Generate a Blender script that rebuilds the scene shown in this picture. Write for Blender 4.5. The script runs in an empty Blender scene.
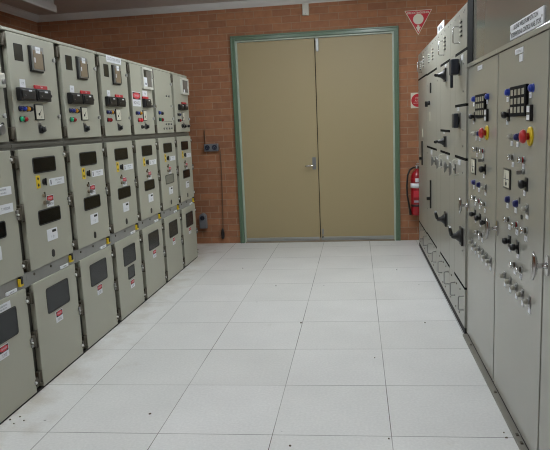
import bpy, bmesh, math, random
from mathutils import Matrix, Vector
random.seed(7)
SC = bpy.context.scene
COL = SC.collection
PI = math.pi

# ------------------------------------------------------------------ materials
def lin(c):
    return tuple(((v/255.0)/12.92 if v/255.0 <= 0.04045 else ((v/255.0+0.055)/1.055)**2.4) for v in c) + (1.0,)

def mat(name, rgb, rough=0.5, metal=0.0, coat=0.0, emit=None, emit_s=0.0, spec=0.5, mottle=0.0, scale=6.0):
    m = bpy.data.materials.new(name); m.use_nodes = True
    nt = m.node_tree; b = nt.nodes['Principled BSDF']
    b.inputs['Base Color'].default_value = lin(rgb)
    b.inputs['Roughness'].default_value = rough
    b.inputs['Metallic'].default_value = metal
    b.inputs['Coat Weight'].default_value = coat
    b.inputs['Specular IOR Level'].default_value = spec
    if emit:
        b.inputs['Emission Color'].default_value = lin(emit); b.inputs['Emission Strength'].default_value = emit_s
    if mottle:
        tc = nt.nodes.new('ShaderNodeTexCoord'); n = nt.nodes.new('ShaderNodeTexNoise')
        n.inputs['Scale'].default_value = scale; n.inputs['Detail'].default_value = 4
        mx = nt.nodes.new('ShaderNodeMix'); mx.data_type = 'RGBA'
        a = lin(rgb)
        mx.inputs[6].default_value = tuple(v*(1-mottle) for v in a[:3])+(1,)
        mx.inputs[7].default_value = tuple(min(1, v*(1+mottle)) for v in a[:3])+(1,)
        nt.links.new(tc.outputs['Object'], n.inputs['Vector'])
        nt.links.new(n.outputs['Fac'], mx.inputs[0]); nt.links.new(mx.outputs[2], b.inputs['Base Color'])
    return m

M = {}
M['paint'] = mat('switchgear_paint', (166,165,150), 0.42, mottle=0.02, scale=3)
M['paint_r'] = mat('panel_paint', (152,151,142), 0.10, mottle=0.02, scale=3)
M['box_grey'] = mat('duct_grey', (120,119,111), 0.12, mottle=0.02, scale=3)  # upper box in a darker grey than the cabinets below it
M['steel'] = mat('grey_steel_rail', (140,140,136), 0.5, 0.1, mottle=0.15, scale=9)
M['recess'] = mat('recess_dark', (58,57,50), 0.7)
M['hinge'] = mat('hinge_bronze', (84,78,66), 0.5, 0.4)
M['rail_dark'] = mat('dark_steel_rail', (96,94,86), 0.5, 0.1, mottle=0.12, scale=9)
M['sill'] = mat('worn_sill', (150,136,116), 0.6, mottle=.15, scale=8)
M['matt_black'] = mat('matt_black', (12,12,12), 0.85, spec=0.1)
M['paint_far'] = mat('far_panel_paint', (152,151,142), 0.28, mottle=0.02, scale=3)
M['bright'] = mat('bright_metal', (222,222,220), 0.3, 0.55)
M['chrome'] = mat('chrome', (205,205,205), 0.16, 1.0)
M['dullmetal'] = mat('dull_metal', (150,150,148), 0.35, 0.9)
M['aluminium'] = mat('aluminium', (168,170,168), 0.38, 0.8)
M['black'] = mat('black_plastic', (20,20,21), 0.38)
M['bluegrey'] = mat('blue_black_plastic', (38,42,52), 0.4)
M['gasket'] = mat('black_rubber', (22,22,22), 0.6)
M['glass'] = mat('dark_window_glass', (17,17,16), 0.12, spec=0.15)
M['glass_low'] = mat('smoky_window_glass', (44,46,48), 0.16, spec=0.22, mottle=0.12, scale=8)
M['glass_pale'] = mat('pale_window_glass', (120,122,112), 0.2)
M['olive_glass'] = mat('olive_glass', (40,38,26), 0.3, spec=0.3)
M['beige'] = mat('relay_beige', (134,118,96), 0.35)
M['relay_grey'] = mat('relay_grey_glass', (112,108,102), 0.25)
M['frame_pale'] = mat('pale_frame', (205,203,192), 0.4)
M['white'] = mat('white_label', (222,224,228), 0.5)
M['offwhite'] = mat('cream_label', (208,205,188), 0.5)
M['red'] = mat('red_plastic', (178,36,40), 0.35)
M['redtag'] = mat('red_tag', (186,40,48), 0.5)
M['pinkred'] = mat('sticker_red', (200,52,62), 0.5)
M['blue'] = mat('blue_plastic', (24,52,150), 0.28)
M['navy'] = mat('navy_plastic', (20,26,88), 0.3)
M['yellow'] = mat('yellow_plastic', (222,190,30), 0.45)
M['amber'] = mat('amber_lens', (215,150,40), 0.25)
M['green'] = mat('green_lens', (20,110,70), 0.22)
M['green_lit'] = mat('green_lens_lit', (24,140,95), 0.22, emit=(40,220,150), emit_s=0.05)
M['red_lens'] = mat('red_lens', (140,22,28), 0.22)
M['red_lit'] = mat('red_lens_lit', (220,40,50), 0.22, emit=(255,40,50), emit_s=0.06)
M['lens'] = mat('clear_lens', (164,162,150), 0.12)
M['ink'] = mat('label_ink', (78,80,92), 0.6)
M['dark_ink'] = mat('black_ink', (24,24,26), 0.6)
M['door'] = mat('olive_door_paint', (163,147,111), 0.5, mottle=0.025, scale=1.2)
M['frame_green'] = mat('green_gloss_paint', (92,114,92), 0.28, mottle=0.05, scale=5)
M['frame_edge'] = mat('pale_green_rebate', (176,186,172), 0.35)
M['outlet'] = mat('grey_plastic', (116,117,121), 0.45)
M['socket'] = mat('socket_face', (34,40,58), 0.4)
M['conduit'] = mat('conduit_brown', (98,72,55), 0.6)
M['sign_red'] = mat('sign_red', (190,28,42), 0.45)
M['sign_cream'] = mat('sign_cream', (216,214,196), 0.5)
M['ext_red'] = mat('extinguisher_red', (150,17,27), 0.28)
M['silver'] = mat('silver_paint', (168,172,182), 0.4, 0.3)
M['ceil'] = mat('ceiling_paint', (196,190,188), 0.8, mottle=0.02, scale=1)
M['cornice'] = mat('cornice_paint', (206,203,200), 0.6)
M['fixture'] = mat('fixture_enamel', (190,186,184), 0.45)
M['kick'] = mat('kick_rail_paint', (128,124,114), 0.45, mottle=0.08, scale=14)
M['plinth'] = mat('plinth_black', (26,25,23), 0.7)
M['dirt'] = mat('dirt_fleck', (92,80,68), 0.9)

def brick_mat():
    m = bpy.data.materials.new('brick_wall'); m.use_nodes = True
    nt = m.node_tree; L = nt.links; b = nt.nodes['Principled BSDF']; b.inputs['Roughness'].default_value = 0.85
    tc = nt.nodes.new('ShaderNodeTexCoord'); sp = nt.nodes.new('ShaderNodeSeparateXYZ'); L.new(tc.outputs['Object'], sp.inputs[0])
    ad = nt.nodes.new('ShaderNodeMath'); ad.operation = 'ADD'; L.new(sp.outputs[0], ad.inputs[0]); L.new(sp.outputs[1], ad.inputs[1])
    cb = nt.nodes.new('ShaderNodeCombineXYZ'); L.new(ad.outputs[0], cb.inputs[0]); L.new(sp.outputs[2], cb.inputs[1])
    br = nt.nodes.new('ShaderNodeTexBrick'); L.new(cb.outputs[0], br.inputs['Vector'])
    br.inputs['Scale'].default_value = 1.0; br.inputs['Brick Width'].default_value = 0.24; br.inputs['Row Height'].default_value = 0.086
    br.inputs['Mortar Size'].default_value = 0.005; br.inputs['Mortar Smooth'].default_value = 0.3; br.inputs['Bias'].default_value = 0.0
    br.inputs['Color1'].default_value = lin((166,113,79)); br.inputs['Color2'].default_value = lin((146,99,71))
    br.inputs['Mortar'].default_value = lin((160,128,103))
    n = nt.nodes.new('ShaderNodeTexNoise'); n.inputs['Scale'].default_value = 14; n.inputs['Detail'].default_value = 6; L.new(tc.outputs['Object'], n.inputs['Vector'])
    rp = nt.nodes.new('ShaderNodeMapRange'); rp.inputs[3].default_value = 0.72; rp.inputs[4].default_value = 1.25; L.new(n.outputs['Fac'], rp.inputs[0])
    mx = nt.nodes.new('ShaderNodeMix'); mx.data_type = 'RGBA'; mx.blend_type = 'MULTIPLY'; mx.inputs[0].default_value = 1.0
    L.new(br.outputs['Color'], mx.inputs[6]); L.new(rp.outputs[0], mx.inputs[7]); L.new(mx.outputs[2], b.inputs['Base Color'])
    bp = nt.nodes.new('ShaderNodeBump'); bp.inputs['Strength'].default_value = 0.5; bp.inputs['Distance'].default_value = 0.006; bp.invert = True
    L.new(br.outputs['Fac'], bp.inputs['Height']); L.new(bp.outputs[0], b.inputs['Normal'])
    return m
M['brick'] = brick_mat()

def floor_mat():
    m = bpy.data.materials.new('white_floor_tiles'); m.use_nodes = True
    nt = m.node_tree; L = nt.links; b = nt.nodes['Principled BSDF']; b.inputs['Roughness'].default_value = 0.42
    tc = nt.nodes.new('ShaderNodeTexCoord')
    br = nt.nodes.new('ShaderNodeTexBrick'); sx = nt.nodes.new('ShaderNodeSeparateXYZ'); L.new(tc.outputs['Object'], sx.inputs[0])
    ma = nt.nodes.new('ShaderNodeMath'); ma.operation = 'MULTIPLY_ADD'; L.new(sx.outputs[0], ma.inputs[0]); ma.inputs[1].default_value = -.028; L.new(sx.outputs[1], ma.inputs[2])
    cx = nt.nodes.new('ShaderNodeCombineXYZ'); L.new(sx.outputs[0], cx.inputs[0]); L.new(ma.outputs[0], cx.inputs[1]); L.new(cx.outputs[0], br.inputs['Vector'])
    br.offset = 0.0; br.squash = 1.0
    br.inputs['Scale'].default_value = 1.0; br.inputs['Brick Width'].default_value = 0.6; br.inputs['Row Height'].default_value = 0.6
    br.inputs['Mortar Size'].default_value = 0.0022; br.inputs['Mortar Smooth'].default_value = 0.2
    br.inputs['Color1'].default_value = lin((226,225,223)); br.inputs['Color2'].default_value = lin((220,219,216)); nj = nt.nodes.new('ShaderNodeTexNoise'); nj.inputs['Scale'].default_value = 1.1; nj.inputs['Detail'].default_value = 1; L.new(tc.outputs['Object'], nj.inputs['Vector'])
    rj = nt.nodes.new('ShaderNodeMapRange'); rj.inputs[1].default_value = .42; rj.inputs[2].default_value = .6; L.new(nj.outputs['Fac'], rj.inputs[0])
    mj = nt.nodes.new('ShaderNodeMix'); mj.data_type = 'RGBA'; mj.inputs[6].default_value = lin((84,80,75)); mj.inputs[7].default_value = lin((168,166,161)); L.new(rj.outputs[0], mj.inputs[0]); L.new(mj.outputs[2], br.inputs['Mortar'])
    # fine grain and specks of the vinyl, plus worn soiled patches
    n1 = nt.nodes.new('ShaderNodeTexNoise'); n1.inputs['Scale'].default_value = 70; n1.inputs['Detail'].default_value = 5; L.new(tc.outputs['Object'], n1.inputs['Vector'])
    r1 = nt.nodes.new('ShaderNodeMapRange'); r1.inputs[1].default_value = 0.3; r1.inputs[2].default_value = 0.7; r1.inputs[3].default_value = 0.93; r1.inputs[4].default_value = 1.04; L.new(n1.outputs['Fac'], r1.inputs[0])
    n2 = nt.nodes.new('ShaderNodeTexNoise'); n2.inputs['Scale'].default_value = 2.2; n2.inputs['Detail'].default_value = 5; L.new(tc.outputs['Object'], n2.inputs['Vector'])
    r2 = nt.nodes.new('ShaderNodeMapRange'); r2.inputs[1].default_value = 0.35; r2.inputs[2].default_value = 0.65; r2.inputs[3].default_value = 0.96; r2.inputs[4].default_value = 1.02; L.new(n2.outputs['Fac'], r2.inputs[0])
    v = nt.nodes.new('ShaderNodeTexVoronoi'); v.inputs['Scale'].default_value = 3.2; L.new(tc.outputs['Object'], v.inputs['Vector'])
    r3 = nt.nodes.new('ShaderNodeMapRange'); r3.inputs[1].default_value = 0.018; r3.inputs[2].default_value = 0.03; r3.inputs[3].default_value = 0.45; r3.inputs[4].default_value = 1.0; L.new(v.outputs['Distance'], r3.inputs[0])
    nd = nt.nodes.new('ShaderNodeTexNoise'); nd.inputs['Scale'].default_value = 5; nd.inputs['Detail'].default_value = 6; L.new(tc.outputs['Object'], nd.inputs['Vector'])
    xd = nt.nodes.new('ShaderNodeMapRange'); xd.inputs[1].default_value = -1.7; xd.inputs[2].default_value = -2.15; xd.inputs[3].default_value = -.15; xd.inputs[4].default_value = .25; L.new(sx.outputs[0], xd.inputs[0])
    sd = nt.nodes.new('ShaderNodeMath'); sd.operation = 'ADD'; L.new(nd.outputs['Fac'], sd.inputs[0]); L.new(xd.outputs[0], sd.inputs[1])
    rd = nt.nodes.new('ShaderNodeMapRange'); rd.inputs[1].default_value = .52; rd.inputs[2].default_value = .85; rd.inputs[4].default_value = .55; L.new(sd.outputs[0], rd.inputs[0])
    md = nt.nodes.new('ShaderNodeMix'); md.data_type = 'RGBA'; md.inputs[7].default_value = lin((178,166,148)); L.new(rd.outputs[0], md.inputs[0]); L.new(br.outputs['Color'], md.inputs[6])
    c = md.outputs[2]
    for r in (r1, r2, r3):
        mx = nt.nodes.new('ShaderNodeMix'); mx.data_type = 'RGBA'; mx.blend_type = 'MULTIPLY'; mx.inputs[0].default_value = 1.0
        L.new(c, mx.inputs[6]); L.new(r.outputs[0], mx.inputs[7]); c = mx.outputs[2]
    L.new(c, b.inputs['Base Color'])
    return m
M['floor'] = floor_mat()

# ------------------------------------------------------------------ mesh builder
# local coordinates (s, z, n): s along the face, z up, n out of the face
FR = {'left': lambda s, z, n: (n, s, z), 'right': lambda s, z, n: (-n, s, z), 'back': lambda s, z, n: (s, -n, z), 'world': lambda s, z, n: (s, n, z)}
READ = {'left': 1, 'right': -1, 'back': 1, 'world': 1}

class MB:
    def __init__(self, fr):
        self.bm = bmesh.new(); self.fr = FR[fr]; self.rd = READ[fr]; self.mats = []
    def mi(self, m):
        if m not in self.mats: self.mats.append(m)
        return self.mats.index(m)
    def V(self, s, z, n): return self.bm.verts.new(self.fr(s, z, n))
    def F(self, vs, i, smooth=False):
        try: f = self.bm.faces.new(vs)
        except ValueError: return None
        f.material_index = i; f.smooth = smooth; return f
    def box(self, s0, s1, z0, z1, n0, n1, m, bev=0.0):
        i = self.mi(m)
        v = [self.V(a, b, c) for c in (n0, n1) for b in (z0, z1) for a in (s0, s1)]
        fs = [self.F([v[k] for k in q], i) for q in ((0,1,3,2),(4,6,7,5),(0,4,5,1),(2,3,7,6),(0,2,6,4),(1,5,7,3))]
        if bev:
            es = list({e for f in fs for e in f.edges})
            r = bmesh.ops.bevel(self.bm, geom=es, offset=bev, segments=2, profile=0.5, affect='EDGES')
            for f in r['faces']: f.material_index = i
        return self
    def lathe(self, s, z, prof, m, seg=14, smooth=True):
        i = self.mi(m); rings = []
        for n, r in prof:
            rings.append([self.V(s+r*math.cos(2*PI*k/seg), z+r*math.sin(2*PI*k/seg), n) for k in range(seg)])
        for a, b in zip(rings, rings[1:]):
            for k in range(seg): self.F([a[k], a[(k+1)%seg], b[(k+1)%seg], b[k]], i, smooth)
        self.F(rings[0], i); self.F(rings[-1], i)
        return self
    def cyl(self, s, z, n0, n1, r, m, seg=14, ch=0.15):
        c = r*ch
        return self.lathe(s, z, [(n0, r), (n1-c, r), (n1, r-c)], m, seg)
    def tube(self, pts, r, m, seg=8, radii=None):
        i = self.mi(m); P = [Vector(p) for p in pts]; rings = []; up = None
        for k, p in enumerate(P):
            d = (P[min(k+1, len(P)-1)]-P[max(k-1, 0)]).normalized()
            if up is None:
                up = d.cross(Vector((0.31, 0.77, 0.53))).normalized()
            else:
                up = (up - d*up.dot(d)).normalized()
            w = d.cross(up); rr = radii[k] if radii else r
            rings.append([self.V(*(p+up*(rr*math.cos(2*PI*j/seg))+w*(rr*math.sin(2*PI*j/seg)))) for j in range(seg)])
        for a, b in zip(rings, rings[1:]):
            for j in range(seg): self.F([a[j], a[(j+1)%seg], b[(j+1)%seg], b[j]], i, True)
        self.F(rings[0], i); self.F(rings[-1], i)
        return self
    def loop(self, s0, s1, z0, z1, r, q=4):
        out = []
        for cs, cz, a0 in ((s1-r, z1-r, 0), (s0+r, z1-r, PI/2), (s0+r, z0+r, PI), (s1-r, z0+r, 1.5*PI)):
            for k in range(q+1):
                a = a0+PI/2*k/q; out.append((cs+r*math.cos(a), cz+r*math.sin(a)))
        return out
    def poly(self, pts, n0, n1, m):
        i = self.mi(m)
        a = [self.V(s, z, n0) for s, z in pts]; b = [self.V(s, z, n1) for s, z in pts]; k = len(pts)
        for j in range(k): self.F([a[j], a[(j+1)%k], b[(j+1)%k], b[j]], i)
        self.F(a, i); self.F(b, i); return self
    def rplate(self, s0, s1, z0, z1, n0, n1, r, m): return self.poly(self.loop(s0, s1, z0, z1, r), n0, n1, m)
    def ring(self, s0, s1, z0, z1, n0, n1, w, r, m):
        i = self.mi(m)
        o = self.loop(s0, s1, z0, z1, r); q = self.loop(s0+w, s1-w, z0+w, z1-w, max(r-w, 0.002)); k = len(o)
        A = [self.V(s, z, n0) for s, z in o]; B = [self.V(s, z, n1) for s, z in o]; C = [self.V(s, z, n0) for s, z in q]; D = [self.V(s, z, n1) for s, z in q]
        for j in range(k):
            l = (j+1) % k
            self.F([A[j], A[l], B[l], B[j]], i); self.F([B[j], B[l], D[l], D[j]], i); self.F([D[j], D[l], C[l], C[j]], i); self.F([C[j], C[l], A[l], A[j]], i)
        return self
    def text(self, t, s, z, n, h, m, wmax=None, sx=1.0, bold=0.0):
        i = self.mi(m)
        cu = bpy.data.curves.new('lettering', 'FONT'); cu.body = t; cu.size = 1.0; cu.align_x = 'CENTER'; cu.align_y = 'CENTER'; cu.resolution_u = 2; cu.offset = bold
        o = bpy.data.objects.new('lettering', cu); COL.objects.link(o)
        dg = bpy.context.evaluated_depsgraph_get(); me = o.evaluated_get(dg).to_mesh()
        xs = [v.co.x for v in me.vertices] or [0]; ys = [v.co.y for v in me.vertices] or [0]
        w = max(xs)-min(xs); hh = max(ys)-min(ys) or 1; cx = (max(xs)+min(xs))/2; cy = (max(ys)+min(ys))/2
        k = h/hh; kx = k*sx
        if wmax and w*kx > wmax: kx = wmax/w
        vs = [self.V(s+self.rd*(v.co.x-cx)*kx, z+(v.co.y-cy)*k, n) for v in me.vertices]
        for p in me.polygons: self.F([vs[j] for j in p.vertices], i)
        o.evaluated_get(dg).to_mesh_clear(); bpy.data.objects.remove(o); bpy.data.curves.remove(cu)
        return self
    def build(self, name, parent=None, loc=(0,0,0), label=None):
        bmesh.ops.recalc_face_normals(self.bm, faces=self.bm.faces)
        me = bpy.data.meshes.new(name); self.bm.to_mesh(me); self.bm.free()
        for m in self.mats: me.materials.append(M[m])
        o = bpy.data.objects.new(name, me); COL.objects.link(o); o.location = loc
        if parent: o.parent = parent
        if label: o['label'] = label
        return o

def tag(o, label, cat, group=None, kind=None):
    o['label'] = label; o['category'] = cat
    if group: o['group'] = group
    if kind: o['kind'] = kind
    return o
def thing(name, label, cat, loc, group=None):
    o = bpy.data.objects.new(name, None); COL.objects.link(o); o.location = loc; o.empty_display_size = 0.1
    return tag(o, label, cat, group)

# ------------------------------------------------------------------ room shell
YB = 5.1355; XLW = -4.35; XRW = 2.3; YF = -5.2; ZC = 3.13
DL, DR, DT = -1.7324, 0.4017, 2.715          # door frame outside
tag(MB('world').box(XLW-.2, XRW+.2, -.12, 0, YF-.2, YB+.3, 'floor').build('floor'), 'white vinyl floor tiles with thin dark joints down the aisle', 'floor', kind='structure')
tag(MB('world').box(XLW-.2, XRW+.2, ZC, ZC+.12, YF-.2, YB+.3, 'ceil').build('ceiling'), 'plain pale grey ceiling above the aisle', 'ceiling', kind='structure')
w = MB('world')
w.box(XLW-.2, DL+.05, 0, ZC, YB, YB+.23, 'brick'); w.box(DR-.05, XRW+.2, 0, ZC, YB, YB+.23, 'brick'); w.box(DL+.05, DR-.05, DT-.05, ZC, YB, YB+.23, 'brick')
tag(w.build('wall_back'), 'orange brown brick end wall around the double doors', 'wall', kind='structure')
tag(MB('world').box(XLW-.2, XLW, 0, ZC, YF, YB, 'brick').build('wall_left'), 'shaded brick wall behind the left switchgear row', 'wall', kind='structure')
tag(MB('world').box(XRW, XRW+.2, 0, ZC, YF, YB, 'brick').build('wall_right'), 'brick side wall behind the right instrument cabinets', 'wall', kind='structure')
tag(MB('world').box(XLW-.2, XRW+.2, 0, ZC, YF-.2, YF, 'brick').build('wall_front'), 'brick wall at the camera end of the room', 'wall', kind='structure')
# cornice strips (coved profile)
def cornice(axis):
    prof = [(0,0),(.012,0),(.016,.012),(.036,.026),(.056,.05),(.062,.066),(.075,.066),(.075,.075),(0,.075)]
    b = MB('world'); i = b.mi('cornice')
    if axis == 'back': A = [b.V(XLW, ZC-.075+z, YB-d) for d, z in prof]; B = [b.V(XRW, ZC-.075+z, YB-d) for d, z in prof]
    else: A = [b.V(XLW+d, ZC-.075+z, YF) for d, z in prof]; B = [b.V(XLW+d, ZC-.075+z, YB) for d, z in prof]
    k = len(prof)
    for j in range(k): b.F([A[j], A[(j+1)%k], B[(j+1)%k], B[j]], i)
    b.F(A, i); b.F(B, i); return b
tag(cornice('back').build('trim_1'), 'pale cornice moulding along top of the brick end wall', 'cornice', kind='structure')
tag(cornice('left').build('trim_2'), 'pale cornice moulding along top of the left side wall', 'cornice', kind='structure')
# green steel door frame
f = MB('back')
def fprof(w0, w1, n0, n1, m, bev=.004):
    # a U-shaped band running up, over and down, between offsets w0..w1 inside the outer edge
    f.box(DL+w0, DL+w1, 0, DT-w0, n0, n1, m, bev); f.box(DR-w1, DR-w0, 0, DT-w0, n0, n1, m, bev); f.box(DL+w1, DR-w1, DT-w1, DT-w0, n0, n1, m, bev)
fprof(0, .018, -.05, .03, 'frame_green'); fprof(.018, .058, -.1, .022, 'frame_green'); fprof(.058, .078, -.1, -.006, 'frame_edge', .002); fprof(.0785, .086, -.2, -.075, 'frame_green', 0)
tag(f.build('trim_3', loc=(0, YB, 0)), 'green painted steel frame around the double doors', 'door frame', kind='structure')
# door leaves
XM = -.648
dl = MB('back').box(DL+.0785, XM-.005, .012, DT-.082, -.07, -.03, 'door', .002).build('door_1', loc=(0, YB, 0))
tag(dl, 'left olive door leaf with the silver lever handle', 'door', kind='structure')
dr = MB('back').box(XM+.005, DR-.078, .012, DT-.082, -.07, -.03, 'door', .002).build('door_2', loc=(0, YB, 0))
tag(dr, 'right olive door leaf with flush bolts top and bottom', 'door', kind='structure')
MB('back').box(XM-.05, XM-.02, .014, DT-.09, -.085, -.0715, 'recess').build('meeting_stop', dl)
h = MB('back').rplate(-.725, -.679, .965, 1.125, -.03, -.024, .006, 'outlet').cyl(-.703, 1.02, -.024, .012, .014, 'dullmetal')
h.tube([(-.703, 1.02, .012), (-.703, 1.02, .026), (-.715, 1.02, .034), (-.80, 1.017, .034), (-.815, 1.017, .026)], .0095, 'chrome')
h.build('lever_handle', dl, label='silver lever handle on a grey backplate')
for o, s0, s1 in ((dl, DL+.085, XM-.012), (dr, XM+.012, DR-.085)):
    MB('back').box(s0, s1, .03, .062, -.03, -.014, 'aluminium', .003).box(s0, s1, .014, .03, -.03, -.018, 'aluminium').build('door_seal', o, label='aluminium weather strip')
MB('back').box(XM+.012, XM+.05, 2.475, 2.63, -.03, -.012, 'aluminium', .004).box(XM+.024, XM+.038, 2.46, 2.49, -.03, -.018, 'dullmetal', .002).build('flush_bolt', dr, label='silver top bolt')
MB('back').box(XM+.02, XM+.045, .10, .17, -.03, -.016, 'dullmetal', .004).cyl(XM+.032, .06, -.03, -.012, .011, 'recess').box(XM+.027, XM+.038, .02, .12, -.026, -.012, 'dullmetal', .002).build('flush_bolt', dr, label='small floor bolt')
tag(MB('back').box(DL+.074, DR-.074, 0, .012, -.1, .02, 'sill', .002).build('trim_4', loc=(0, YB, 0)), 'worn tan threshold strip under the double doors', 'threshold', kind='structure')

# ------------------------------------------------------------------ things on the end wall
o = thing('junction_box', 'small white box fixed to brick under the cornice', 'junction box', (-.745, YB, 2.91))
MB('back').box(-.04, .04, 0, .14, 0, .045, 'frame_pale', .005).build('body', o)
MB('back').box(-.033, .033, .008, .132, .045, .05, 'frame_pale', .002).cyl(0, .02, .05, .053, .004, 'dullmetal', 8).build('cover', o)

o = thing('power_outlet', 'double grey power outlet with two round dark sockets on brick wall', 'power outlet', (-2.06, YB, 1.255))
MB('back').box(-.095, .095, 0, .1, 0, .05, 'outlet', .006).build('body', o)
for s in (-.048, .048):
    b = MB('back').lathe(s, .052, [(.05, .034), (.06, .034), (.062, .03), (.056, .027)], 'socket', 20)
    for a in (PI/2, PI*7/6, PI*11/6): b.box(s+.013*math.cos(a)-.003, s+.013*math.cos(a)+.003, .052+.013*math.sin(a)-.005, .052+.013*math.sin(a)+.005, .055, .0575, 'outlet')
    b.build('socket', o, label='round dark socket')
b = MB('back'); b.tube([(-.088, .095, .012), (-.088, .25, .012), (-.088, .268, .008), (-.088, .275, -.004)], .0055, 'conduit'); b.build('conduit', o)
o = thing('hanging_lead', 'thin brown lead hanging from double outlet with dark plug near floor', 'electrical lead', (-1.952, YB, .07))
MB('back').tube([(.0, 1.235, .03), (.008, 1.2, .025), (.01, .9, .016), (.0, .5, .016), (-.012, .17, .018), (-.015, .13, .022)], .0045, 'conduit').build('cord', o)
MB('back').lathe(0, 0, [(0,.001),(.001,.002)], 'black', 6).tube([(-.015, .14, .03), (-.017, .115, .03), (-.018, .07, .03), (-.02, .02, .03), (-.02, .0, .03)], .03, 'black', 12, [.010, .017, .025, .023, .016]).build('plug', o)
o = thing('isolator_switch', 'single grey round-topped isolator low on brick wall near last cubicle', 'isolator switch', (-2.23, YB, .22))
b = MB('back'); pts = [(-.048, 0), (.048, 0), (.048, .155)] + [(.048*math.cos(a), .155+.05*math.sin(a)) for a in [PI*k/10 for k in range(1, 10)]] + [(-.048, .155)]
b.poly(pts, 0, .06, 'outlet').poly([(s*.86, z*.9+.012) for s, z in pts], .06, .068, 'outlet').build('body', o)
MB('back').lathe(0, .145, [(.068, .032), (.08, .03), (.082, .026)], 'socket', 18).box(-.006, .006, .12, .17, .08, .092, 'black', .002).build('dial', o)

# triangular extinguisher sign
o = thing('extinguisher_sign', 'red and white triangular fire extinguisher sign high on brick wall', 'sign', (.643, YB, 2.59))
tri = [(-.166, .297), (.166, .297), (0, .0)]
def inset(pts, d):
    cx = sum(p[0] for p in pts)/3; cy = sum(p[1] for p in pts)/3
    return [(cx+(x-cx)*d, cy+(y-cy)*d) for x, y in pts]
MB('back').poly(tri, 0, .004, 'sign_cream').build('plate', o)
b = MB('back').poly(inset(tri, .93), .004, .0052, 'sign_red')
b.lathe(0, .19, [(.0052, .063), (.0064, .063)], 'sign_cream', 32, False)
b.poly([(-.012, .118), (.012, .118), (.012, .098), (.03, .098), (0, .032), (-.03, .098), (-.012, .098)], .0052, .0064, 'sign_cream')
b.text('FIRE EXTINGUISHER', 0, .266, .0066, .025, 'sign_cream', .265, bold=.02)
b.build('sign_face', o)
o = thing('extinguisher_sign', 'white square sign with red disc half hidden behind far control cabinet', 'sign', (.634, YB, 1.70))
MB('back').box(-.088, .092, 0, .19, 0, .004, 'sign_cream').build('plate', o)
b = MB('back').lathe(0, .095, [(.004, .082), (.0052, .082)], 'sign_red', 32, False)
b.text('FIRE', 0, .125, .0056, .022, 'sign_cream').text('A B E', 0, .092, .0056, .024, 'sign_cream').text('DRY POWDER', 0, .06, .0056, .014, 'sign_cream', .11)
b.build('sign_face', o)

# fire extinguisher
o = thing('fire_extinguisher', 'red fire extinguisher with black hose hung on wall behind far control cabinet', 'fire extinguisher', (.612, YB-.1, .345)); o.scale = (1.08, 1.0, 1.08)
def vlathe(prof, m, x=0, y=0, seg=24):
    b = MB('world'); i = b.mi(m); R = []
    for z, r in prof: R.append([b.V(x+r*math.cos(2*PI*k/seg), z, y+r*math.sin(2*PI*k/seg)) for k in range(seg)])
    for p, q in zip(R, R[1:]):
        for k in range(seg): b.F([p[k], p[(k+1)%seg], q[(k+1)%seg], q[k]], i, True)
    b.F(R[0], i); b.F(R[-1], i); return b
vlathe([(0,.05),(.008,.072),(.02,.077),(.44,.077),(.48,.07),(.515,.05),(.535,.026),(.55,.022)], 'ext_red').build('cylinder', o)
vlathe([(.33,.0785),(.385,.0785)], 'white').build('label_band', o)
b = vlathe([(.11,.0785),(.135,.0785)], 'black'); b.build('strap', o)
b = vlathe([(.395,.0786),(.445,.078)], 'ext_red'); b.build('neck_band', o)
for nm, q, m in (('pictogram_label', (-.03, .03, .4, .445, -.082, -.074), 'white'), ('gauge_label', (-.045, .02, .16, .185, -.082, -.076), 'silver'), ('instruction_label', (-.05, .03, .22, .30, -.0795, -.077), 'pinkred')): MB('world').box(*q, m, .001).build(nm, o)
b = vlathe([(.548,.02),(.575,.022),(.585,.016)], 'chrome'); b.box(-.02, .1, .585, .596, -.012, .012, 'dullmetal', .003); b.box(-.01, .1, .605, .615, -.012, .012, 'dullmetal', .003); b.build('valve', o)
MB('world').tube([(-.01, .565, -.0), (-.045, .568, -.01), (-.085, .545, -.02), (-.112, .48, -.03), (-.122, .36, -.03), (-.118, .24, -.03), (-.1, .13, -.04), (-.088, .06, -.04), (-.082, .01, -.04)], .011, 'black', 10, [.011]*7+[.014,.015]).build('hose', o)
MB('world').box(-.03, .03, .2, .5, .075, .1, 'ext_red', .003).build('wall_bracket', o)

# ------------------------------------------------------------------ left switchgear row
XL = -2.1079; Y0 = .4425; PW = .6458; DEP = 1.05
D0, D1 = .043, .607; TH = .032
def screw(b, s, z, n, r=.006, m='dullmetal'): b.cyl(s, z, n, n+.004, r, m, 8)
def hinge(parent, z, big=False):
    b = MB('left'); hh = .034 if not big else .05
    b.box(.004, D0+.001, z-hh, z+hh, -TH, -.004, 'hinge', .004).tube([(.03, z-hh*1.1, -.006), (.03, z+hh*1.1, -.006)], .009, 'hinge')
    b.build('hinge', parent, label='dark hinge')
def latch(parent, z, big=False):
    b = MB('left')
    if big: b.box(.583, .607, z+.008, z+.028, 0, .012, 'dullmetal', .004).box(.590, .610, z-.03, z-.012, 0, .010, 'dullmetal', .004).box(.600, .640, z-.034, z+.034, -.022, .008, 'hinge', .004).cyl(.596, z, 0, .016, .007, 'bright', 8)
    else: b.cyl(.595, z, 0, .012, .009, 'bright', 10).box(.598, .632, z-.022, z+.022, -.025, .003, 'hinge', .003)
    b.build('latch', parent, label='metal door latch')
def lamp(parent, s, z, m, r=.0145, p=.020, nm='indicator_lamp'):
    MB('left').cyl(s, z, 0, .006, r*1.18, 'black').lathe(s, z, [(.006, r), (p*.75, r*.95), (p, r*.6), (p+.003, r*.2)], m, 12).build(nm, parent)
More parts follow.
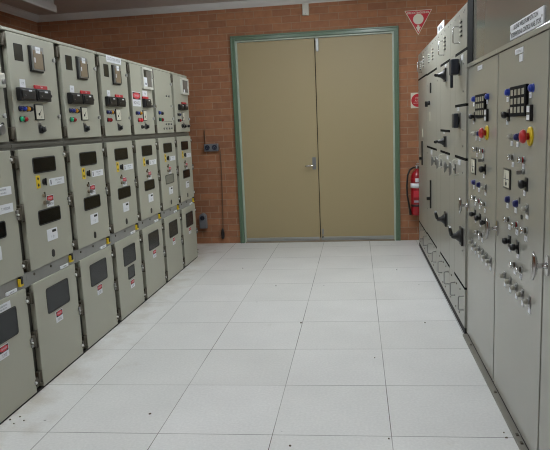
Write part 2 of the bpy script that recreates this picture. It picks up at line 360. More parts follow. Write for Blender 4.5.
def window(parent, s0, s1, z0, z1, gl='glass', r=.018, nm='viewing_window'):
    MB('left').ring(s0, s1, z0, z1, -.001, .003, .007, r, 'gasket').rplate(s0+.006, s1-.006, z0+.006, z1-.006, -.001, .002, max(.004, r-.006), gl).build(nm, parent)
def test_block(parent, s0, s1, z0, z1, knob=False):
    b = MB('left').box(s0, s1, z0, z1, 0, .03, 'black', .005).box(s0+.012, s1-.012, z0+.01, z1-.012, .03, .036, 'black', .004)
    b.box((s0+s1)/2-.005, (s0+s1)/2+.03, z1-.022, z1-.012, .036, .0375, 'white').cyl(s0+.04, z0+.03, .036, .04, .004, 'dullmetal', 8)
    if knob: b.tube([(s1-.004, (z0+z1)/2, .018), (s1+.014, (z0+z1)/2, .018)], .012, 'black')
    b.build('test_block', parent)
def meter(parent, s0, s1, z0, z1):
    b = MB('left').box(s0, s1, z0, z1, 0, .008, 'black', .002).box(s0+.009, s1-.009, z0+.006, z1-.006, .008, .0095, 'offwhite')
    cx, cz = (s0+s1)/2, (z0+z1)/2
    b.poly([(cx-.014, cz-.016), (cx-.010, cz-.020), (cx+.022, cz+.018)], .0095, .0105, 'dark_ink').cyl(cx-.01, cz-.012, .0095, .012, .009, 'dark_ink', 10)
    b.text('kA', cx+.015, cz-.028, .0099, .01, 'ink').build('meter', parent)
def selector(parent, s, z, pl=True, r=.02):
    b = MB('left')
    if pl: b.box(s-.038, s-.003, z-.022, z+.042, 0, .004, 'dullmetal', .001).box(s-.034, s-.008, z-.02, z+.03, .004, .008, 'black')
    b.cyl(s, z, 0, .012, r*1.2, 'black', 18).lathe(s, z, [(.012, r*.9), (.026, r*.75), (.030, r*.5)], 'black', 14).box(s-.004, s+.004, z-.002, z+r, .029, .0325, 'dullmetal', .001)
    b.build('selector_switch', parent)
def lock(parent, s, z): MB('left').cyl(s, z, 0, .007, .0115, 'dullmetal', 14).box(s-.004, s+.004, z-.014, z+.014, .007, .017, 'bright', .002).build('quarter_turn_lock', parent)
def danger(parent, s0, s1, z0, z1, n=.002, words='KEEP OUT', nm='warning_sticker'):
    w_, h_ = s1-s0, z1-z0; b = MB('left').box(s0, s1, z0, z1, 0, n, 'white'); zm = z0+h_*.48
    b.box(s0+w_*.04, s1-w_*.04, zm, z1-h_*.04, n, n+.0006, 'dark_ink')
    cx, cz = (s0+s1)/2, (zm+z1)/2
    b.poly([(cx+w_*.46*math.cos(a), cz+h_*.215*math.sin(a)) for a in [2*PI*k/20 for k in range(20)]], n+.0006, n+.0012, 'pinkred')
    b.text('DANGER', cx, cz, n+.0016, h_*.15, 'white', w_*.6)
    b.text(words, cx, z0+h_*.24, n+.0008, h_*.22, 'ink', w_*.82)
    b.build(nm, parent)

def upper_door(u, kind):
    d = MB('left').box(D0, D1, 1.53, 2.155, -TH, 0, 'paint', .004).build('upper_door', u)
    for z in (2.105, 1.578): hinge(d, z)
    if kind in ('std', 'titled'):
        MB('left').ring(.111, .206, 1.998, 2.096, -.001, .002, .004, .004, 'gasket').box(.114, .203, 2.001, 2.093, -.001, .001, 'olive_glass').build('viewing_window', d)
        b = MB('left').box(.268, .420, 1.945, 2.102, 0, .013, 'black', .003).box(.277, .418, 1.954, 2.100, .013, .023, 'dullmetal', .001).box(.287, .395, 1.963, 2.075, .023, .026, 'beige', .001)
        b.box(.315, .368, 2.058, 2.096, .023, .0275, 'white').box(.290, .304, 2.0, 2.03, .026, .027, 'white').text('OC EF', .341, 2.078, .0278, .009, 'ink').box(.398, .414, 1.96, 2.06, .023, .0245, 'recess')
        b.build('protection_relay', d, label='dark-edged relay with beige cover')
        MB('left').box(.137, .197, 1.843, 1.893, 0, .003, 'white').text('CT', .167, 1.87, .0034, .014, 'ink').build('name_tag', d, label='small white tag')
        test_block(d, .085, .262, 1.765, 1.842); test_block(d, .276, .452, 1.768, 1.842, True)
        MB('left').box(.292, .446, 1.844, 1.866, 0, .012, 'redtag', .003).text('TRIP', .37, 1.855, .0125, .01, 'white').build('trip_tag', d, label='red tag')
        for s, m in ((.108, 'navy'), (.15, 'blue' if kind == 'std' else 'navy'), (.192, 'amber'), (.226, 'black')): lamp(d, s, 1.72, m)
        lamp(d, .108, 1.659, 'green_lit' if kind == 'std' else 'red_lens', .0155); lamp(d, .152, 1.658, 'red_lens', .0155)
        meter(d, .27, .378, 1.653, 1.75); selector(d, .337, 1.594)
    if kind == 'titled':
        MB('left').box(.175, .485, 2.118, 2.17, 0, .003, 'white').text('SUB STATION FEEDER', .33, 2.146, .0034, .026, 'ink', .27).build('name_plate', d, label='wide white title plate')
    if kind == 'danger':
        b = MB('left').ring(.318, .595, 1.948, 2.148, 0, .02, .022, .006, 'frame_pale').box(.335, .58, 1.96, 2.136, 0, .012, 'relay_grey').box(.35, .42, 2.06, 2.12, .012, .014, 'olive_glass')
        b.box(.345, .435, 1.972, 2.055, .012, .017, 'white').box(.38, .41, 1.985, 2.005, .017, .018, 'ink').cyl(.586, 2.06, .02, .026, .006, 'dullmetal'); b.build('protection_relay', d, label='relay behind a pale square frame')
        danger(d, .052, .258, 1.782, 1.911, words='HIGH VOLT')
        MB('left').box(.318, .448, 1.878, 1.932, 0, .003, 'white').text('F 50', .383, 1.905, .0034, .018, 'ink').build('name_tag', d)
        test_block(d, .30, .468, 1.776, 1.856, True); MB('left').box(.298, .452, 1.856, 1.876, 0, .012, 'redtag', .003).build('trip_tag', d, label='red tag')
        for s, m in ((.12, 'navy'), (.16, 'blue'), (.222, 'amber')): lamp(d, s, 1.722, m)
        lamp(d, .165, 1.66, 'red_lit', .0175); lamp(d, .23, 1.66, 'red_lit', .0175); meter(d, .285, .383, 1.653, 1.75); selector(d, .36, 1.598); selector(d, .238, 1.598, False, .014)
        MB('left').cyl(.512, 1.79, 0, .05, .012, 'dullmetal').cyl(.512, 1.79, .05, .06, .018, 'chrome').build('test_terminal', d)
    if kind == 'plain':
        for s, z, m in ((.127, 1.734, 'blue'), (.215, 1.73, 'black'), (.127, 1.668, 'green'), (.205, 1.665, 'red_lens')): lamp(d, s, z, m, .017)
        b = MB('left')
        for s, z in ((.33, 1.62), (.42, 1.62), (.51, 1.62), (.25, 1.575), (.34, 1.575), (.43, 1.575), (.52, 1.575), (.40, 1.91), (.49, 1.91)): b.cyl(s, z, 0, .012, .011, 'dullmetal', 10)
        b.build('test_terminal', d); MB('left').box(.25, .55, 1.648, 1.651, 0, .0015, 'recess').build('engraved_line', d)
    if kind == 'framed':
        b = MB('left').ring(.325, .60, 1.955, 2.138, 0, .02, .022, .006, 'frame_pale').box(.345, .585, 1.97, 2.12, 0, .012, 'relay_grey').box(.40, .44, 1.978, 2.01, .012, .016, 'white'); b.build('protection_relay', d, label='relay behind a pale square frame')
        test_block(d, .16, .31, 1.775, 1.838); test_block(d, .32, .48, 1.78, 1.842, True); MB('left').box(.31, .48, 1.844, 1.866, 0, .012, 'redtag', .003).build('trip_tag', d, label='red tag')
        for s, z, m in ((.14, 1.724, 'black'), (.2, 1.724, 'navy'), (.14, 1.66, 'black'), (.2, 1.66, 'red_lens')): lamp(d, s, z, m)
        meter(d, .29, .385, 1.653, 1.75); selector(d, .28, 1.598, False, .018); selector(d, .37, 1.596); selector(d, .52, 1.596, False, .014)
    if kind == 'end':
        b = MB('left').box(.40, .59, 1.83, 1.91, 0, .03, 'frame_pale', .006).cyl(.56, 1.86, .03, .042, .014, 'dullmetal').box(.42, .50, 1.875, 1.9, .03, .031, 'beige'); b.build('protection_relay', d)
        MB('left').cyl(.53, 1.60, 0, .018, .03, 'dullmetal').build('selector_switch', d); MB('left').cyl(.555, 1.63, 0, .008, .01, 'black', 8).build('test_terminal', d)
        meter(d, .27, .378, 1.653, 1.75); test_block(d, .085, .262, 1.765, 1.842)
        lamp(d, .108, 1.72, 'navy'); lamp(d, .108, 1.659, 'green', .0155)
    lock(d, .575, 2.04); lock(d, .577, 1.676)
    if kind == 'plain': lock(d, .55, 1.81)
    return d

def middle_door(u, kind):
    d = MB('left').box(D0, D1, .748, 1.481, -TH, 0, 'paint', .004).build('middle_door', u)
    for z in (1.406, .79): hinge(d, z)
    hinge(d, 1.109, True)
    latch(d, 1.428); latch(d, 1.109, True); latch(d, .805)
    window(d, .184, .472, 1.326, 1.426)
    b = MB('left').box(.206, .252, 1.234, 1.314, 0, .002, 'yellow')
    for z in (1.294, 1.254): b.poly([(.229, z+.012), (.241, z), (.229, z-.012), (.217, z)], .002, .0026, 'dark_ink')
    b.build('warning_sticker', d, label='yellow sticker')
    MB('left').cyl(.298, 1.269, 0, .012, .02, 'black').box(.293, .303, 1.245, 1.293, .012, .02, 'black', .002).build('key_switch', d)
    b = MB('left').box(.366, .566, 1.235, 1.281, 0, .003, 'white')
    tx = {'std': ('CABLE EARTH', 'SWITCH'), 'end': ('INCOMER', 'MAIN BUS')}[kind if kind == 'end' else 'std']
    b.text(tx[0], .485, 1.267, .0034, .010, 'ink').text(tx[1], .485, 1.248, .0034, .009, 'ink').box(.378, .39, 1.243, 1.273, .003, .0034, 'ink').build('name_plate', d, label='white name plate')
    if kind == 'end':
        MB('left').box(.40, .565, 1.135, 1.185, 0, .003, 'white').text('T. FEEDER', .49, 1.16, .0034, .014, 'ink').build('name_plate', d, label='second white name plate')
    else:
        MB('left').cyl(.275, 1.184, 0, .012, .011, 'beige').box(.270, .280, 1.172, 1.208, .006, .016, 'hinge', .003).build('hasp', d, label='small bronze hasp'); b = MB('left').cyl(.281, 1.138, 0, .012, .014, 'beige').box(.275, .305, 1.128, 1.15, .012, .03, 'dullmetal', .004); b.build('padlock', d, label='small bronze padlock')
        danger(d, .308, .398, 1.104, 1.178, words='EARTH')
    window(d, .188, .472, 1.002, 1.098, 'glass_pale' if kind == 'plain' else 'glass')
    MB('left').box(.273, .403, .888, .963, 0, .003, 'white').box(.335, .385, .938, .954, .003, .004, 'dark_ink').text('I  O', .338, .91, .0034, .016, 'ink').build('instruction_plate', d, label='white plate with a black slot')
    MB('left').rplate(.308, .344, .778, .828, -.002, .003, .017, 'black').build('keyhole', d, label='black oval keyhole')
    return d

def lower_door(u, kind):
    d = MB('left').box(D0, D1, .0125, .668, -TH, 0, 'paint', .004).build('lower_door', u)
    for z in (.59, .085): hinge(d, z)
    hinge(d, .328, True)
    latch(d, .59); latch(d, .33, True); latch(d, .075)
    if kind == 'double':
        window(d, .19, .47, .432, .594, 'glass_low'); window(d, .262, .416, .302, .412, 'glass_low', .008)
        danger(d, .30, .39, .215, .285, words='LIVE')
    else:
        window(d, .182, .482, .433, .60, 'glass_low')
        danger(d, .275, .365, .345, .42, words='LIVE')
    if kind == 'end': MB('left').box(.27, .43, .603, .645, 0, .003, 'white').text('CABLE BOX', .36, .632, .0034, .01, 'ink').text('NO ENTRY', .36, .615, .0034, .009, 'ink').build('name_plate', d, label='white label above the window')
    return d

labels = [
 ('end', 'std', 'end', 'end', 'nearest green-grey switchgear cubicle, cut off by the left edge of the picture'),
 ('std', 'std', 'std', 'std', 'second nearest green-grey switchgear cubicle, its lit green lamp at far left'),
 ('std', 'std', 'std', 'std', 'third green-grey switchgear cubicle from the left, no title plate, lit green lamp'),
 ('titled', 'std', 'std', 'double', 'green-grey switchgear cubicle with a white title plate on its top edge'),
 ('danger', 'std', 'std', 'std', 'green-grey switchgear cubicle with the red danger sign on its upper door'),
 ('plain', 'plain', 'plain', 'std', 'green-grey switchgear cubicle with a nearly bare upper door, second from the end wall'),
 ('framed', 'std', 'std', 'std', 'last green-grey switchgear cubicle, nearest the brick end wall'),
]
for k, (ku, _, km, kl, lab) in enumerate(labels):
    u = thing('switchgear_cubicle', lab, 'switchgear cubicle', (XL, Y0+(k-1)*PW, 0), 'switchgear cubicles along the left side')
    last = k == 6
    e = .607 if last else PW
    MB('left').box(.002, e, .012, 2.158, -DEP, -TH-.002, 'paint').build('carcass', u)
    MB('left').box(.002, e, 2.157, 2.177, -DEP, 0, 'paint', .004).build('top_lip', u)
    b = MB('left')
    for s0, s1 in ((.004, .012), (e-.012, e-.004)): b.box(s0-.003 if s0 < .1 else s0, s1, .02, 2.15, -TH-.002, -TH+.004, 'recess')
    b.box(-.0+.002, D0+.02, .03, 2.15, -TH-.002, -TH+.001, 'recess'); b.box(D1-.02, e, .03, 2.15, -TH-.002, -TH+.001, 'recess'); b.build('door_gap', u, label='dark gap beside the doors')
    b = MB('left').box(.002, e, 1.478, 1.533, -TH, -.02, 'rail_dark').box(.002, e, 1.494, 1.514, -.02, -.014, 'rail_dark', .002); b.build('rail', u, label='upper grey steel rail')
    b = MB('left').box(.002, e, .664, .752, -TH, -.012, 'steel')
    for s in (.09, .3): screw(b, s, .722, -.012, .009, 'hinge')
    b.build('rail', u, label='lower grey steel rail')
    MB('left').box(.545, .583, .690, .704, -.012, .006, 'yellow', .003).box(.545, .557, .700, .736, -.012, .006, 'yellow', .003).box(.573, .583, .700, .722, -.012, .006, 'yellow', .003).box(.554, .576, .703, .748, -.012, .010, 'dark_ink', .004).build('interlock_clip', u, label='yellow clip')
    MB('left').box(.414, .522, .672, .692, -.012, -.004, 'white', .001).text('EARTH', .468, .682, -.0035, .009, 'ink').build('name_strip', u, label='white strip label')
    MB('left').box(.002, e, 0, .0118, -DEP, -.006, 'plinth').build('plinth', u, label='black plinth')
    upper_door(u, ku); middle_door(u, 'end' if km == 'end' else ('plain' if km == 'plain' else 'std')); lower_door(u, kl)

# ------------------------------------------------------------------ right: far switchboard columns (face X = 0.604)
XR = .604
def dhandle(b, s, z0, z1, p=.045, m='chrome', r=.0045):
    b.tube([(s, z0, 0), (s, z0, p-.008), (s, z0+.008, p), (s, z1-.008, p), (s, z1, p-.008), (s, z1, 0)], r, m)
    for z in (z0, z1): b.cyl(s, z, 0, .004, r*1.9, m, 10)
    return b
def louvre(parent, s, z0, z1):
    b = MB('right'); n = 4
    for k in range(n):
        z = z0+(z1-z0)*(k+.5)/n
        b.poly([(s-.03, z-.002), (s+.03, z-.002), (s+.03, z+.010), (s-.03, z+.010)], 0, .012, 'frame_pale').box(s-.03, s+.03, z-.012, z-.002, 0, .008, 'black')  # pale hoods paint in the highlights, black below paints in their shadow
    b.build('louvre', parent)
def rotary(parent, s, z, ang, big=1.0, lever=.1, nm='rotary_handle', block=False, bt_=.072):
    b = MB('right')
    b.box(s-.055*big, s+.055*big, z-.06*big, z+.06*big, 0, .008, 'dullmetal', .002)
    if block:
        b.box(s-.05*big, s+.05*big, z-.055*big, z+.055*big, .016, bt_, 'bluegrey', .008).cyl(s, z, .008, .016, .03, 'black')
        if lever: b.box(s-.014, s+.014, z-.06*big-lever, z-.02, .05, .07, 'bluegrey', .006)
    else:
        b.box(s-.05*big, s+.05*big, z-.06*big, z+.06*big, .008, .020, 'black', .004)
        b.lathe(s, z, [(.018, .05*big), (.030, .038*big), (.05, .022*big), (.075, .016*big), (.082, .010*big)], 'black', 14)
        dx, dz = math.cos(ang), math.sin(ang)
        b.tube([(s, z, .07), (s+dx*.012, z+dz*.012, .082), (s+dx*lever*.6, z+dz*lever*.6, .092), (s+dx*lever, z+dz*lever, .098)], .012, 'black', 8, [.013, .014, .013, .010])
    b.build(nm, parent)
def t_handle(parent, s, z, m='chrome', p=.055, L=.058, nm='t_handle'):
    b = MB('right').rplate(s-.017, s+.017, z-.042, z+.042, 0, .008, .015, m).lathe(s, z, [(.008, .015), (.014, .0105), (p-.012, .0105), (p-.004, .014)], m, 12)
    b.tube([(s, z-L, p+.006), (s, z-L*.6, p), (s, z, p-.002), (s, z+L*.6, p), (s, z+L, p+.006)], .009, m, 10, [.004, .010, .014, .010, .004])
    b.build(nm, parent)
def slab(parent, nm, s0, s1, z0, z1, m='paint_far', n0=-.018, n1=0, bev=.002): return MB('right').box(s0, s1, z0, z1, n0, n1, m, bev).build(nm, parent)
def tagl(b, s, z, w=.04, h=.02, m='white', n=0.0): b.box(s-w/2, s+w/2, z-h/2, z+h/2, n, n+.003, m); return b

cols = [(1.49, 2.225, 'nearest far-row control cabinet, blue-black lever switch hanging near its top'),
        (2.225, 3.05, 'far-row control cabinet with a white sign standing on its top edge'),
        (3.05, 3.88, 'far-row control cabinet between the signed cabinet and the end cabinet'),
        (3.88, 4.76, 'end grey control cabinet beside the fire extinguisher')]
for ci, (ya, yb, lab) in enumerate(cols):
    u = thing('control_cabinet', lab, 'control cabinet', (XR, ya, 0), 'far row of grey control cabinets on the right')
    W = yb-ya; dw = [.485, .575, W-.004, W-.004][ci]      # width of the compartment doors, the rest is a cable way
    MB('right').box(.0, W, .05, 2.305, -.75, -.02, 'paint_far').build('carcass', u)
    MB('right').box(.0, W, 0, .049, -.73, -.001, 'plinth').build('plinth', u, label='black recessed plinth')
    MB('right').box(.0, W, 2.3055, 2.313, -.75, 0, 'paint_far', .003).build('top_lip', u)
    zs = {0: (2.014, 1.643, 1.268, .345), 1: (2.012, 1.452, 1.268, .334), 2: (2.014, 1.267, .324), 3: (2.02, .315)}[ci]
    for z in zs: MB('right').box(.006, dw-.004, z-.010, z+.010, -.021, .0005, 'matt_black').build('door_gap', u, label='dark gap between doors')
    # top cover
    t = slab(u, 'top_cover', .002, W-.002, zs[0]+.009, 2.304)
    bounds = list(zs)
    doors = []
    for a, b_ in zip(bounds, bounds[1:]): doors.append(slab(u, 'door', .002, dw-.002, b_+.009, a-.009))
    bt = slab(u, 'bottom_cover', .002, W-.002, .05, zs[-1]-.009)
    if dw < W-.01: cw = slab(u, 'cable_way_cover', dw+.002, W-.002, zs[-1]-.0088, zs[0]+.0088)
    b = MB('right')
    for z in ([2.27, 1.927, 1.736, 1.47, 1.358, 1.168, .6] if ci == 0 else [2.27, 1.9, 1.2, .6]): screw(b, .12 if ci == 0 else W*.93, z, 0, .007, 'dullmetal')
    for s in (.08, .3, .5, .7): screw(b, s, 2.275, 0, .006, 'dullmetal')
    b.build('screws', u)
    # top cover fittings
    if ci < 2: louvre(t, .285-.07*(ci == 0), 2.115, 2.238)
    else: louvre(t, .28, 2.115, 2.238); louvre(t, .61, 2.12, 2.21)
    if ci in (0, 1, 3): dhandle(MB('right'), {0: .30, 1: .35, 3: .5}[ci], 2.085, 2.20).build('pull_handle', t, label='chrome wire handle')
    # bottom cover fittings
    for s in (.06, .45): dhandle(MB('right'), s, .17, .275, p=.036, r=.0038, m='dullmetal').build('pull_handle', bt, label='wire pull handle')
    b = MB('right')
    for s in (.2, .36, .62): screw(b, s, .29, 0, .008, 'hinge'); screw(b, s+.03, .1, 0, .008, 'hinge')
    b.build('screws', bt)
    if ci == 0:
        rotary(doors[0], .26, 1.915, 0, 1.0, .085, block=True); rotary(doors[1], .26, 1.536, 0, .95, 0, block=True, bt_=.052)
        MB('right').box(.13, .21, 1.955, 1.992, 0, .003, 'white').build('name_plate', doors[0]); MB('right').box(.29, .37, 1.605, 1.632, 0, .003, 'white').text('PUMP 1', .33, 1.618, .0034, .014, 'ink').build('name_plate', doors[1])
        t_handle(doors[2], .44, 1.172, 'dullmetal', .04, .05); tagl(MB('right'), .27, 1.232, .12, .035).build('name_plate', doors[2])
        dhandle(MB('right'), .31, 1.14, 1.245, m='frame_pale', r=.005).build('pull_handle', doors[2])
        rotary(doors[2], .10, .713, 2.0, 1.1, .08)
    if ci == 1:
        rotary(doors[0], .205, 1.909, PI, .9, .06); rotary(doors[1], .224, 1.364, PI, .75, .05)
        MB('right').box(.2, .29, 1.98, 2.0, 0, .003, 'white').build('name_plate', doors[0]); MB('right').box(.3, .36, 1.425, 1.442, 0, .003, 'white').build('name_plate', doors[1])
        t_handle(doors[2], .02, 1.165, 'dullmetal', .035, .045); t_handle(doors[2], .5, 1.16, 'dullmetal', .035, .045)
        dhandle(MB('right'), .3, 1.145, 1.25, m='frame_pale', r=.005).build('pull_handle', doors[2]); tagl(MB('right'), .12, 1.235, .09, .03).build('name_plate', doors[2])
        rotary(doors[2], .165, .711, 2.0, 1.0, .075)
        b = MB('right').box(.425, .823, 2.312, 2.382, -.012, -.006, 'white').text('PUMP No 2', .624, 2.347, -.0054, .045, 'dark_ink', .34, bold=.03); b.build('name_plate', t, label='white sign standing on top edge')
    if ci == 2:
        b = MB('right').box(.42, .46, 1.812, 1.912, 0, .012, 'black', .003); b.build('slot_handle', doors[0], label='black recessed handle')
        MB('right').cyl(.55, 1.717, 0, .02, .022, 'black').box(.544, .556, 1.68, 1.735, .02, .05, 'black', .004).build('selector_switch', doors[0])
        MB('right').box(.51, .56, 1.536, 1.627, 0, .003, 'offwhite').build('name_plate', doors[0], label='cream upright label')
        MB('right').box(.43, .48, .649, .939, 0, .012, 'black', .003).box(.44, .47, .735, .765, .012, .045, 'black', .003).build('slot_handle', doors[1], label='long black handle')
        t_handle(doors[1], .0+.06, 1.16, 'dullmetal', .035, .045); tagl(MB('right'), .4, 1.225, .12, .045).build('name_plate', doors[1])
    if ci == 3:
        MB('right').box(.41, .47, 1.037, 1.312, 0, .012, 'black', .003).box(.42, .46, 1.1, 1.13, .012, .04, 'black', .003).build('slot_handle', doors[0], label='long black handle')
        MB('right').box(.40, .46, 1.36, 1.45, 0, .003, 'offwhite').build('name_plate', doors[0])

# ------------------------------------------------------------------ right: near instrument cabinets (face X = 0.615)
XN = .615
def plamp(parent, s, z, m, chrome=True, r=.0125, p=.028, nm='indicator_lamp'):
    b = MB('right').cyl(s, z, 0, .006, r*1.25, 'dullmetal' if chrome else m, 14)
    if chrome: b.cyl(s, z, .006, p*.45, r*1.05, m, 14).lathe(s, z, [(p*.45, r*1.12), (p, r*1.12), (p+.002, r*.8)], 'chrome', 14)
    else: b.lathe(s, z, [(.004, r*1.05), (p*.45, r*1.12), (p*.8, r*.95), (p*.97, r*.6), (p, r*.25)], m, 16)
    b.build(nm, parent)
def psel(parent, s, z, r=.0165):
    b = MB('right').box(s-.022, s+.022, z-.032, z+.03, 0, .006, 'black', .003).cyl(s, z, .006, .014, r*.7, 'black')
    b.lathe(s, z, [(.012, r*.6), (.016, r*1.0), (.028, r*1.05), (.036, r*.75), (.039, r*.3)], 'black', 16).box(s-.002, s+.002, z, z+r*.9, .034, .0385, 'relay_grey')
    b.build('selector_switch', parent)
def ptag(parent, s, z, w=.034, h=.024, t=None):
    b = MB('right').box(s-w/2, s+w/2, z-h/2, z+h/2, 0, .003, 'white')
    if t: b.text(t, s, z, .0034, h*.42, 'ink', w*.85)
    b.build('name_tag', parent)
def clear_lamp(parent, s, z):
    MB('right').box(s-.018, s+.018, z-.028, z+.022, 0, .004, 'dullmetal', .002).cyl(s, z, .004, .012, .015, 'dullmetal').lathe(s, z, [(.012, .012), (.024, .012), (.029, .009), (.031, .003)], 'lens', 14).build('indicator_lamp', parent, label='clear domed lamp')
def near_panel(ya, yb, lab, fit):
    u = thing('instrument_cabinet', lab, 'instrument cabinet', (XN, ya, 0), 'near row of grey instrument cabinets on the right')
    W = yb-ya
    MB('right').box(0, W, .02, 1.885, -.60, -.022, 'paint_r').build('carcass', u)
    MB('right').box(0, W, 0, .0195, -.58, -.003, 'plinth').build('plinth', u, label='black plinth')
    MB('right').box(0, W, 1.886, 1.911, -.60, .010, 'paint_r', .003).build('top_ledge', u)
    d = MB('right').box(.010, W-.010, .032, 1.884, -.020, 0, 'paint_r', .002).build('door', u)
    MB('right').box(0, .016, .02, 1.885, -.022, -.016, 'recess').box(W-.016, W, .02, 1.885, -.022, -.016, 'recess').build('door_gap', u, label='dark gap beside the door')
    if fit:
        P = lambda y: y-ya
        o = fit - .352                              # offset of this panel's layout along the row
        for y, z in ((.352, 1.671), (-.077, 1.67)): plamp(d, P(y+o), z, 'blue', False, .0155, .022, 'push_button')
        # annunciator: black frame with twelve small pale windows
        oa = o-.018 if fit > 1 else o
        s0, s1, z0, z1 = P(-.010+oa), P(.278+oa), 1.551, 1.692
        b = MB('right').box(s0, s1, z0, z1, 0, .014, 'matt_black', .003)
        for i in range(4):
            for j in range(3):
                w_, h_ = (s1-s0-.024)/4, (z1-z0-.02)/3
                b.box(s0+.012+i*w_+.016, s0+.012+(i+1)*w_-.012, z0+.01+j*h_+.007, z0+.01+(j+1)*h_-.006, .014, .0155, 'lens')
        b.build('annunciator', d, label='black annunciator with twelve pale windows')
        MB('right').box(P(-.084+o), P(-.026+o), 1.528, 1.60, 0, .014, 'black', .003).box(P(-.076+o), P(-.034+o), 1.568, 1.594, .014, .0155, 'white').box(P(-.076+o), P(-.034+o), 1.534, 1.556, .014, .0155, 'white').build('rocker_unit', d, label='small black unit with two white keys')
        psel(d, P(.341+o), 1.56)
        plamp(d, P(.264+o), 1.453, 'lens', False); plamp(d, P(.149+o), 1.455, 'navy', False, .0155, .024, 'push_button')
        if fit > 1: plamp(d, P(.33+o), 1.451, 'lens', False)
        b = MB('right').lathe(P(-.058+o), 1.463, [(0, .042), (.008, .042), (.010, .036)], 'yellow', 24).cyl(P(-.058+o), 1.463, .010, .026, .016, 'red').lathe(P(-.058+o), 1.463, [(.024, .022), (.027, .030), (.036, .031), (.045, .025), (.049, .012)], 'red', 20)
        b.build('emergency_stop', d, label='red mushroom button on a yellow disc')
        plamp(d, P(.236+o), 1.356, 'hinge'); plamp(d, P(.042+o), 1.354, 'red_lens')
        MB('right').cyl(P(.042+o), 1.30, 0, .012, .013, 'dullmetal').box(P(.042+o)-.004, P(.042+o)+.004, 1.288, 1.306, .012, .034, 'dullmetal', .002).build('key_switch', d)
        m0, m1 = P(.278+o), P(.414+o)
        b = MB('right').box(m0, m1, 1.188, 1.292, 0, .006, 'black', .002).box(m0+.014, m1-.014, 1.197, 1.283, .006, .0075, 'offwhite').cyl((m0+m1)/2, 1.215, .0075, .010, .011, 'dark_ink', 10)
        b.poly([((m0+m1)/2-.003, 1.22), ((m0+m1)/2+.003, 1.22), ((m0+m1)/2+.022, 1.268)], .0075, .0085, 'dark_ink').box(m0+.014, m1-.014, 1.236, 1.240, .0075, .008, 'ink').build('meter', d)
        psel(d, P(-.012+o), 1.247, .0195)
        plamp(d, P(.311+o), 1.138, 'navy', False, .0155, .022, 'push_button'); plamp(d, P(.151+o), 1.138, 'navy', False, .0155, .022, 'push_button')
        clear_lamp(d, P(-.035+o), 1.138)
        for y, m in ((.292, 'hinge'), (.133, 'red_lens'), (-.027, 'hinge')): plamp(d, P(y+o), 1.038, m)
        ys = (.276, .116) if fit < 1 else (.29, .12, -.05)
        for y in ys: psel(d, P(y+o), .931)
        plamp(d, P(.155+o), .835, 'hinge'); plamp(d, P(.044+o), .838, 'hinge')
        for k in range(6 if fit > 1 else 5): clear_lamp(d, P(.355-.115*k+o + (.0 if fit < 1 else .02)), .728); ptag(d, P(.355-.115*k+o+(.0 if fit < 1 else .02)), .683, .034, .022)
        for y, z, t in ((.37, 1.637, 'TEST'), (-.04, 1.64, 'RESET'), (.371, 1.523, 'MODE'), (.27, 1.421, 'ON'), (.16, 1.42, 'ACK'), (.24, 1.319, 'RUN'), (.05, 1.323, 'FAULT'), (.02, 1.203, 'SPEED'), (.33, 1.103, 'START'), (.17, 1.102, 'STOP'), (-.03, 1.104, None), (.285, 1.0, 'OPEN'), (.14, .999, 'TRIP'), (-.02, .998, 'SHUT'), (.27, .89, 'HAND'), (.11, .89, 'AUTO'), (.16, .80, None), (.05, .803, None)): ptag(d, P(y+o), z, t=t)
        if fit < 1:
            MB('right').box(P(.105)-.01, P(.105)+.01, 1.143, 1.173, 0, .003, 'recess').build('slot', d); MB('right').cyl(P(.058), 1.087, 0, .006, .011, 'recess').build('plug_button', d)
            MB('right').box(P(.098), P(.235), 1.838, 1.863, 0, .003, 'white').text('PUMP No 1', P(.166), 1.85, .0034, .013, 'ink', .11).build('name_plate', d); MB('right').box(P(.10), P(.155), 1.80, 1.832, 0, .003, 'white').text('1', P(.128), 1.816, .0034, .016, 'ink').build('name_plate', d)
        else:
            MB('right').box(P(1.02), P(1.15), 1.84, 1.866, 0, .003, 'white').text('PUMP No 2', P(1.085), 1.853, .0034, .013, 'ink', .11).build('name_plate', d)
    return u, d, W
uA, dA, WA = near_panel(.60, 1.488, 'grey instrument cabinet next to the far cabinets, smaller of the two with emergency stops', 1.258)
uB, dB, WB = near_panel(-.285, .60, 'grey instrument cabinet below the long white sign, with the larger emergency stop', .352)
uC, dC, WC = near_panel(-1.15, -.285, 'blank grey instrument cabinet cut off by the right edge of the picture', None)
t_handle(dA, WA-.05, .957); t_handle(dB, WB-.057, .950); t_handle(dC, WC-.072, .951)

o = thing('busbar_chamber', 'plain grey upper box on top of near instrument cabinets carrying long white sign', 'busbar chamber', (XN, -1.15, 1.911))
MB('right').box(0, 2.45, .002, .95, -.60, -.004, 'box_grey', .004).build('housing', o)
MB('right').box(2.436, 2.45, .002, .95, -.004, .002, 'paint_r', .001).build('corner_strip', o)
MB('right').box(2.4505, 2.634, .002, .95, -.30, .008, 'matt_black').build('gap_shade', o, label='black fill painted as the shade in the gap beside far cabinets')  # solid black fill, the shade of the open gap put into its colour
s0, s1 = -.205+1.15, .335+1.15; c = (s0+s1)/2
b = MB('right').box(s0, s1, .006, .076, -.004, .004, 'white', .001)
b.text('SLUDGE WELLS PUMP STATION', c, .058, .0046, .022, 'dark_ink', .40, bold=.03).text('INTERVENTION & CONTROL PANEL STOPS', c, .025, .0046, .022, 'dark_ink', .49, bold=.03)
b.cyl(s0+.015, .04, .004, .006, .006, 'dullmetal', 8).cyl(s1-.015, .04, .004, .006, .006, 'dullmetal', 8)
b.build('sign_plate', o, label='long white sign with two lines of dark lettering')
o = thing('floor_rail', 'grey steel rail on floor along the foot of near instrument cabinets', 'floor rail', (XN, -1.2, 0))
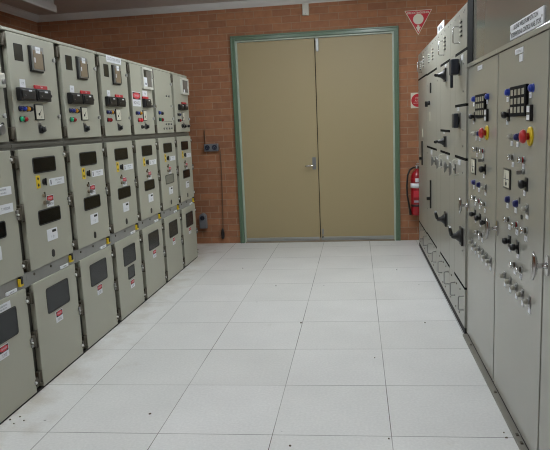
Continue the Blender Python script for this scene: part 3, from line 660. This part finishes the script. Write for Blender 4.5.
MB('right').box(0, 2.67, 0, .018, -.01, .028, 'kick', .003).build('angle', o)
b = MB('right')
for s in (.99, 1.12, 1.2, 1.68, 2.43): b.box(s, s+.022, .018, .024, .004, .018, 'hinge', .002)
b.build('bolt_heads', o)

# ------------------------------------------------------------------ flecks of dirt on the tiles
FL = [(-.611, 1.756), (-.053, 1.033), (.353, 1.759), (-.015, -.028), (-.498, -.121), (-1.431, 3.646), (.249, 3.495), (-.958, 2.885), (-2.09, .071), (-2.041, .027), (-2.052, .108), (-2.003, .064), (.554, .061), (.554, .012), (-1.316, .178)]
for k, (x, y) in enumerate(FL):
    b = MB('world'); r = (.013 if k == 0 else .005+.004*random.random())
    pts = [(r*(.6+.5*random.random())*math.cos(a), r*(.6+.5*random.random())*math.sin(a)) for a in [2*PI*j/7 for j in range(7)]]
    i = b.mi('dirt'); A = [b.V(px, 0.0005, py) for px, py in pts]; B = [b.V(px*.7, .005, py*.7) for px, py in pts]
    for j in range(7): b.F([A[j], A[(j+1)%7], B[(j+1)%7], B[j]], i)
    b.F(A, i); b.F(B, i)
    tag(b.build('dirt_fleck', loc=(x, y, 0)), 'largest dark dirt fleck, alone in middle of the tiled aisle' if k == 0 else 'tiny dark fleck of dirt lying on white floor tiles', 'dirt fleck', None if k == 0 else 'dirt flecks on the floor')

# ------------------------------------------------------------------ lights
o = thing('ceiling_batten', 'unlit grey ceiling light batten above the back of the left switchgear', 'ceiling light', (-3.63, 3.46, ZC))
MB('world').box(-.06, .06, -.09, 0, -.65, .63, 'fixture', .004).build('body', o)
MB('world').box(-.085, .085, -.18, -.09, -.64, .64, 'fixture', .012).build('diffuser', o)
def ceiling_lamp(x, y, lab, strength):
    o = thing('ceiling_light', lab, 'ceiling light', (x, y, ZC), 'ceiling lights over the aisle')
    MB('world').box(-.06, .06, -.05, 0, -.62, .62, 'fixture', .004).build('body', o)
    m = mat('lit_diffuser', (240,240,238), .5, emit=LAMP_RGB, emit_s=strength)
    M['lit'+lab] = m
    MB('world').box(-.055, .055, -.115, -.05, -.60, .60, 'lit'+lab, .012).build('diffuser', o)
LAMP_RGB = (241, 250, 255)
LAMPS = [(-1.3, 3.3, 'left ceiling light nearest the double doors', 13.0), (.1, 3.0, 'right ceiling light nearest the double doors', 76.0),
         (-.6, 2.0, 'ceiling light over the middle of the aisle', 20.0), (-1.75, .3, 'added unseen ceiling light brightening the left switchgear row', 18.0),  # both lights at the left switchgear are added, unseen, to brighten its upper doors
         (-1.75, -1.2, 'added unseen ceiling light over the near end of the left switchgear', 74.0), (-.6, -3.4, 'ceiling light behind the camera', 20.0)]
for q in LAMPS: ceiling_lamp(*q)
wd = bpy.data.worlds.new('room_dark'); SC.world = wd; wd.use_nodes = True
wd.node_tree.nodes['Background'].inputs[0].default_value = (.0, .0, .0, 1)

# ------------------------------------------------------------------ camera
cd = bpy.data.cameras.new('camera'); cam = bpy.data.objects.new('camera', cd); COL.objects.link(cam); SC.camera = cam
R = Vector((.9905703719, .1302428849, -.0425103428)); Fw = Vector((-.1354434124, .9776597074, -.1607376078)); U = Vector((.0206257196, .1649796578, .9860812807))
mw = Matrix(((R.x, U.x, -Fw.x, -.14306), (R.y, U.y, -Fw.y, -2.88153), (R.z, U.z, -Fw.z, 1.55655), (0, 0, 0, 1)))
cam.matrix_world = mw
cd.sensor_fit = 'HORIZONTAL'; cd.sensor_width = 36.0; cd.lens = 36.0*609.48/550.0; cd.clip_start = .02

SC.cycles.filter_width = 1.1
vs = SC.view_settings
vs.view_transform = 'Standard'; vs.look = 'None'; vs.exposure = 0.0; vs.gamma = 1.0; vs.use_curve_mapping = False
